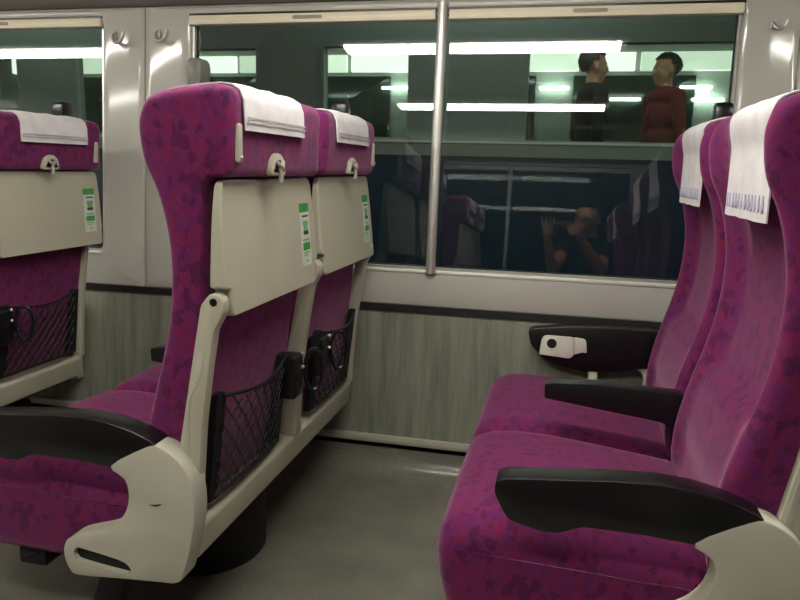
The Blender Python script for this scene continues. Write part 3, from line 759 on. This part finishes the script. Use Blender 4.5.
# ------------------------------------------------------------------ the train on the next track
def passing_train():
    T = empty('passing_train', (0, 3.60, -1.0)); o3 = Vector((0, -3.60, 1.0))
    xa, xb = -5.6, 3.6
    def bx(bm, *a, bev=0.0, mat=0):
        x0, x1, y0, y1, z0, z1 = a; box(bm, x0, x1, y0 + o3.y, y1 + o3.y, z0 + o3.z, z1 + o3.z, bev, mat)
    wins = [(-4.6, -3.09, 1.20, 1.655), (-2.72, -1.62, 1.20, 1.655), (-1.26, -0.80, 1.20, 1.66), (-0.22, 1.75, 1.195, 1.66), (2.2, 3.2, 1.20, 1.655)]
    bm = B(); bx(bm, xa, xb, 3.60, 3.66, -0.6, 1.12); new_obj('lower_body', bm, 'train_blue', T, 0)
    bm = B(); bx(bm, xa, xb, 3.592, 3.66, 1.12, 1.19); new_obj('waist_rail', bm, 'train_grey', T, 0)
    bm = B(); bx(bm, xa, xb, 3.575, 3.60, 1.183, 1.193); new_obj('sill_strip', bm, 'knob_white', T, 0)
    bm = B(); bx(bm, xa, xb, 3.60, 3.66, 1.665, 2.5); new_obj('upper_body', bm, 'train_grey', T, 0)
    x = xa
    for (a, b, z0, z1) in wins + [(xb, xb, 0, 0)]:
        if a > x:
            bm = B(); bx(bm, x, a, 3.60, 3.66, 1.19, 1.665); new_obj('pier', bm, 'train_grey', T, 0)
        x = b
    for (a, b, z0, z1) in wins:
        bm = B()
        for q in ((a - 0.01, b + 0.01, z0 - 0.012, z0 + 0.006), (a - 0.01, b + 0.01, z1 - 0.006, z1 + 0.012), (a - 0.01, a + 0.008, z0, z1), (b - 0.008, b + 0.01, z0, z1)):
            bx(bm, q[0], q[1], 3.594, 3.66, q[2], q[3])
        wf = new_obj('window_frame', bm, 'train_grey', T, 0)
        bm = B(); bx(bm, a, b, 3.625, 3.63, z0, z1); new_obj('pane', bm, 'glass', wf, 0)
    bm = B(); bx(bm, xa, xb, 6.25, 6.30, 0.15, 2.42); new_obj('inner_wall', bm, 'train_inside', T, 0)
    bm = B(); bx(bm, xa, xb, 3.66, 6.25, 2.36, 2.42); new_obj('inner_ceiling', bm, 'train_inside', T, 0)
    bm = B(); bx(bm, xa, xb, 3.66, 6.25, 0.17, 0.24); new_obj('inner_floor', bm, 'black_matte', T, 0)
    for xe in (xa, xb):
        bm = B(); bx(bm, xe - 0.02, xe + 0.02, 3.66, 6.25, 0.1, 2.2); new_obj('end_wall', bm, 'train_inside', T, 0)
    # back-lit advertisement panels above the far windows
    x = -5.4; k = 0
    while x < 3.4:
        L = (0.62, 0.44, 0.85, 0.52)[k % 4]; k += 1
        bm = B(); bx(bm, x, x + L - 0.04, 6.20, 6.25, 1.875, 2.02, bev=0.006); new_obj('light_box', bm, 'advert_light_%d' % (k % 3), T)
        x += L
    for x in (-4.3, -2.3, -0.9, 0.55, 2.3):
        bm = B(); bx(bm, x - 0.6, x + 0.6, 4.72, 4.82, 2.30, 2.34, bev=0.008); new_obj('strip_light', bm, 'train_tube', T)
    for x, z in ((-0.15, 1.74), (0.95, 1.745), (1.75, 1.74), (-1.5, 1.74), (-3.4, 1.74), (0.42, 1.65), (1.05, 1.65)):  # small glowing bars along the inner wall
        bm = B(); bx(bm, x - 0.12, x + 0.12, 6.18, 6.25, z - 0.010, z + 0.010, bev=0.004); new_obj('glow_bar', bm, 'train_tube', T)
    # bench seats and their windows' dark glass
    for k in range(7):
        x = -5.0 + k * 1.25
        bm = B(); bx(bm, x, x + 0.95, 6.20, 6.245, 1.33, 1.84, bev=0.01); new_obj('far_window', bm, 'dark_glass', T)
        bm = B(); bx(bm, x - 0.1, x + 1.02, 5.95, 6.20, 0.5, 1.30, bev=0.03); new_obj('bench_back', bm, 'train_bench', T)
    for x in (-4.1, -2.05, -0.55, 1.35):
        bm = B(); tube(bm, [Vector((x, 5.0, 0.22)) + o3, Vector((x, 5.0, 2.36)) + o3], 0.018, 10); new_obj('grab_pole', bm, 'brushed_metal', T)
    for x in (-2.9, -0.4, 2.1):  # added lamps, unseen above the windows, that brighten the train's outer side
        bm = B(); bx(bm, x - 0.64, x + 0.64, 3.22, 3.34, 2.40, 2.45, bev=0.008); lh = new_obj('added_fill_lamp', bm, 'dark_metal', T)
        bm = B(); bx(bm, x - 0.60, x + 0.60, 3.245, 3.315, 2.365, 2.401, bev=0.01); new_obj('added_fill_tube', bm, 'added_fill_glow', lh)
        bm = B(); bx(bm, x - 0.03, x + 0.03, 3.30, 3.62, 2.42, 2.44); new_obj('added_fill_arm', bm, 'dark_metal', lh, 0)
    tag(T, 'dark grey and blue train with lit windows standing on the next track', 'train')
plain('train_frame', (58, 66, 60), rough=0.5); plain('train_bench', (40, 62, 56), rough=0.8); plain('dark_glass', (62, 78, 68), rough=0.12)
emit('advert_light_0', (0.88, 1.0, 0.76), 1.6); emit('advert_light_1', (0.97, 1.0, 0.88), 2.0); emit('advert_light_2', (0.84, 0.98, 0.74), 1.2)
emit('added_fill_glow', (0.90, 1.0, 0.92), 22.0); emit('train_tube', (0.88, 1.0, 0.90), 15.0)  # first: added fill for the train's outer side; second: glow inside it
passing_train()
def passenger(x, y, face, shirt, label):
    fz = 0.24; root = empty('person', (x, y, fz))
    bm = B(); H = (0, 0, 1.57); f = Vector(face).normalized(); r = Vector((f.y, -f.x, 0))
    at = head_shape(bm, H, f)
    limb(bm, [(0, 0, 1.50), (0, 0, 1.38)], [0.05, 0.062])
    V = lambda a, b, z: tuple(r * a + f * b + Vector((0, 0, z)))
    for z, a, b, h in ((0.94, .165, .115, .12), (1.08, .15, .105, .14), (1.24, .165, .115, .15), (1.37, .175, .095, .085)):
        g = bmesh.ops.create_uvsphere(bm, u_segments=16, v_segments=10, radius=1)
        for v in g['verts']: v.co = r * (v.co.x * a) + f * (v.co.y * b) + Vector((0, 0, z + v.co.z * h))
    for s_ in (-1, 1):
        limb(bm, [V(s_ * .13, 0, 1.385), V(s_ * .19, 0, 1.375), V(s_ * .235, -.02, 1.06), V(s_ * .225, .06, .82)], [.06, .055, .042, .03])
        limb(bm, [V(s_ * .225, .06, .82), V(s_ * .222, .08, .75)], [.03, .034])
        for q in range(4): limb(bm, [V(s_ * .222, .055 + q * .018, .735), V(s_ * .220, .06 + q * .019, .69 - (q in (1, 2)) * .012), V(s_ * .210, .062 + q * .019, .655 - (q in (1, 2)) * .012)], [.010, .009, .0075], 6)
        limb(bm, [V(s_ * .215, .09, .765), V(s_ * .19, .115, .725), V(s_ * .185, .12, .70)], [.012, .010, .008], 6)
        limb(bm, [V(s_ * .09, 0, .88), V(s_ * .095, .015, .48), V(s_ * .1, 0, .08)], [.09, .06, .045])
        limb(bm, [V(s_ * .1, -.03, .04), V(s_ * .105, .05, .038), V(s_ * .11, .16, .03)], [.042, .042, .03])
    bm = solid(bm, 0.010, 2)
    for fc in bm.faces:
        c = fc.calc_center_median(); m = 0
        if c.z < 0.075: m = 3
        elif c.z < 0.92 and abs(c.dot(r)) < 0.19: m = 2
        elif c.z < 1.455 and c.z > 0.86: m = 1
        fc.material_index = m
    new_obj('body', bm, ['skin', shirt, 'trousers', 'black_matte'], root, 180)
    hair_cap(H, f, parent=root); eyes(at, root)
    tag(root, label, 'person')
passenger(0.66, 5.72, (-1, -0.45, 0), 'red_shirt', 'standing person in a red top behind the lit window of the other train')
passenger(0.14, 5.5, (1, 0.3, 0), 'dark_shirt', 'standing person in a dark top, left of the one in red, inside the other train')
bm = B(); box(bm, -9, 8, 2.5, 9, -1.2, -1.0)
tag(new_obj('ground', bm, 'ballast', smooth=0), 'dark stone ballast of the railway outside', None, None, 'structure')
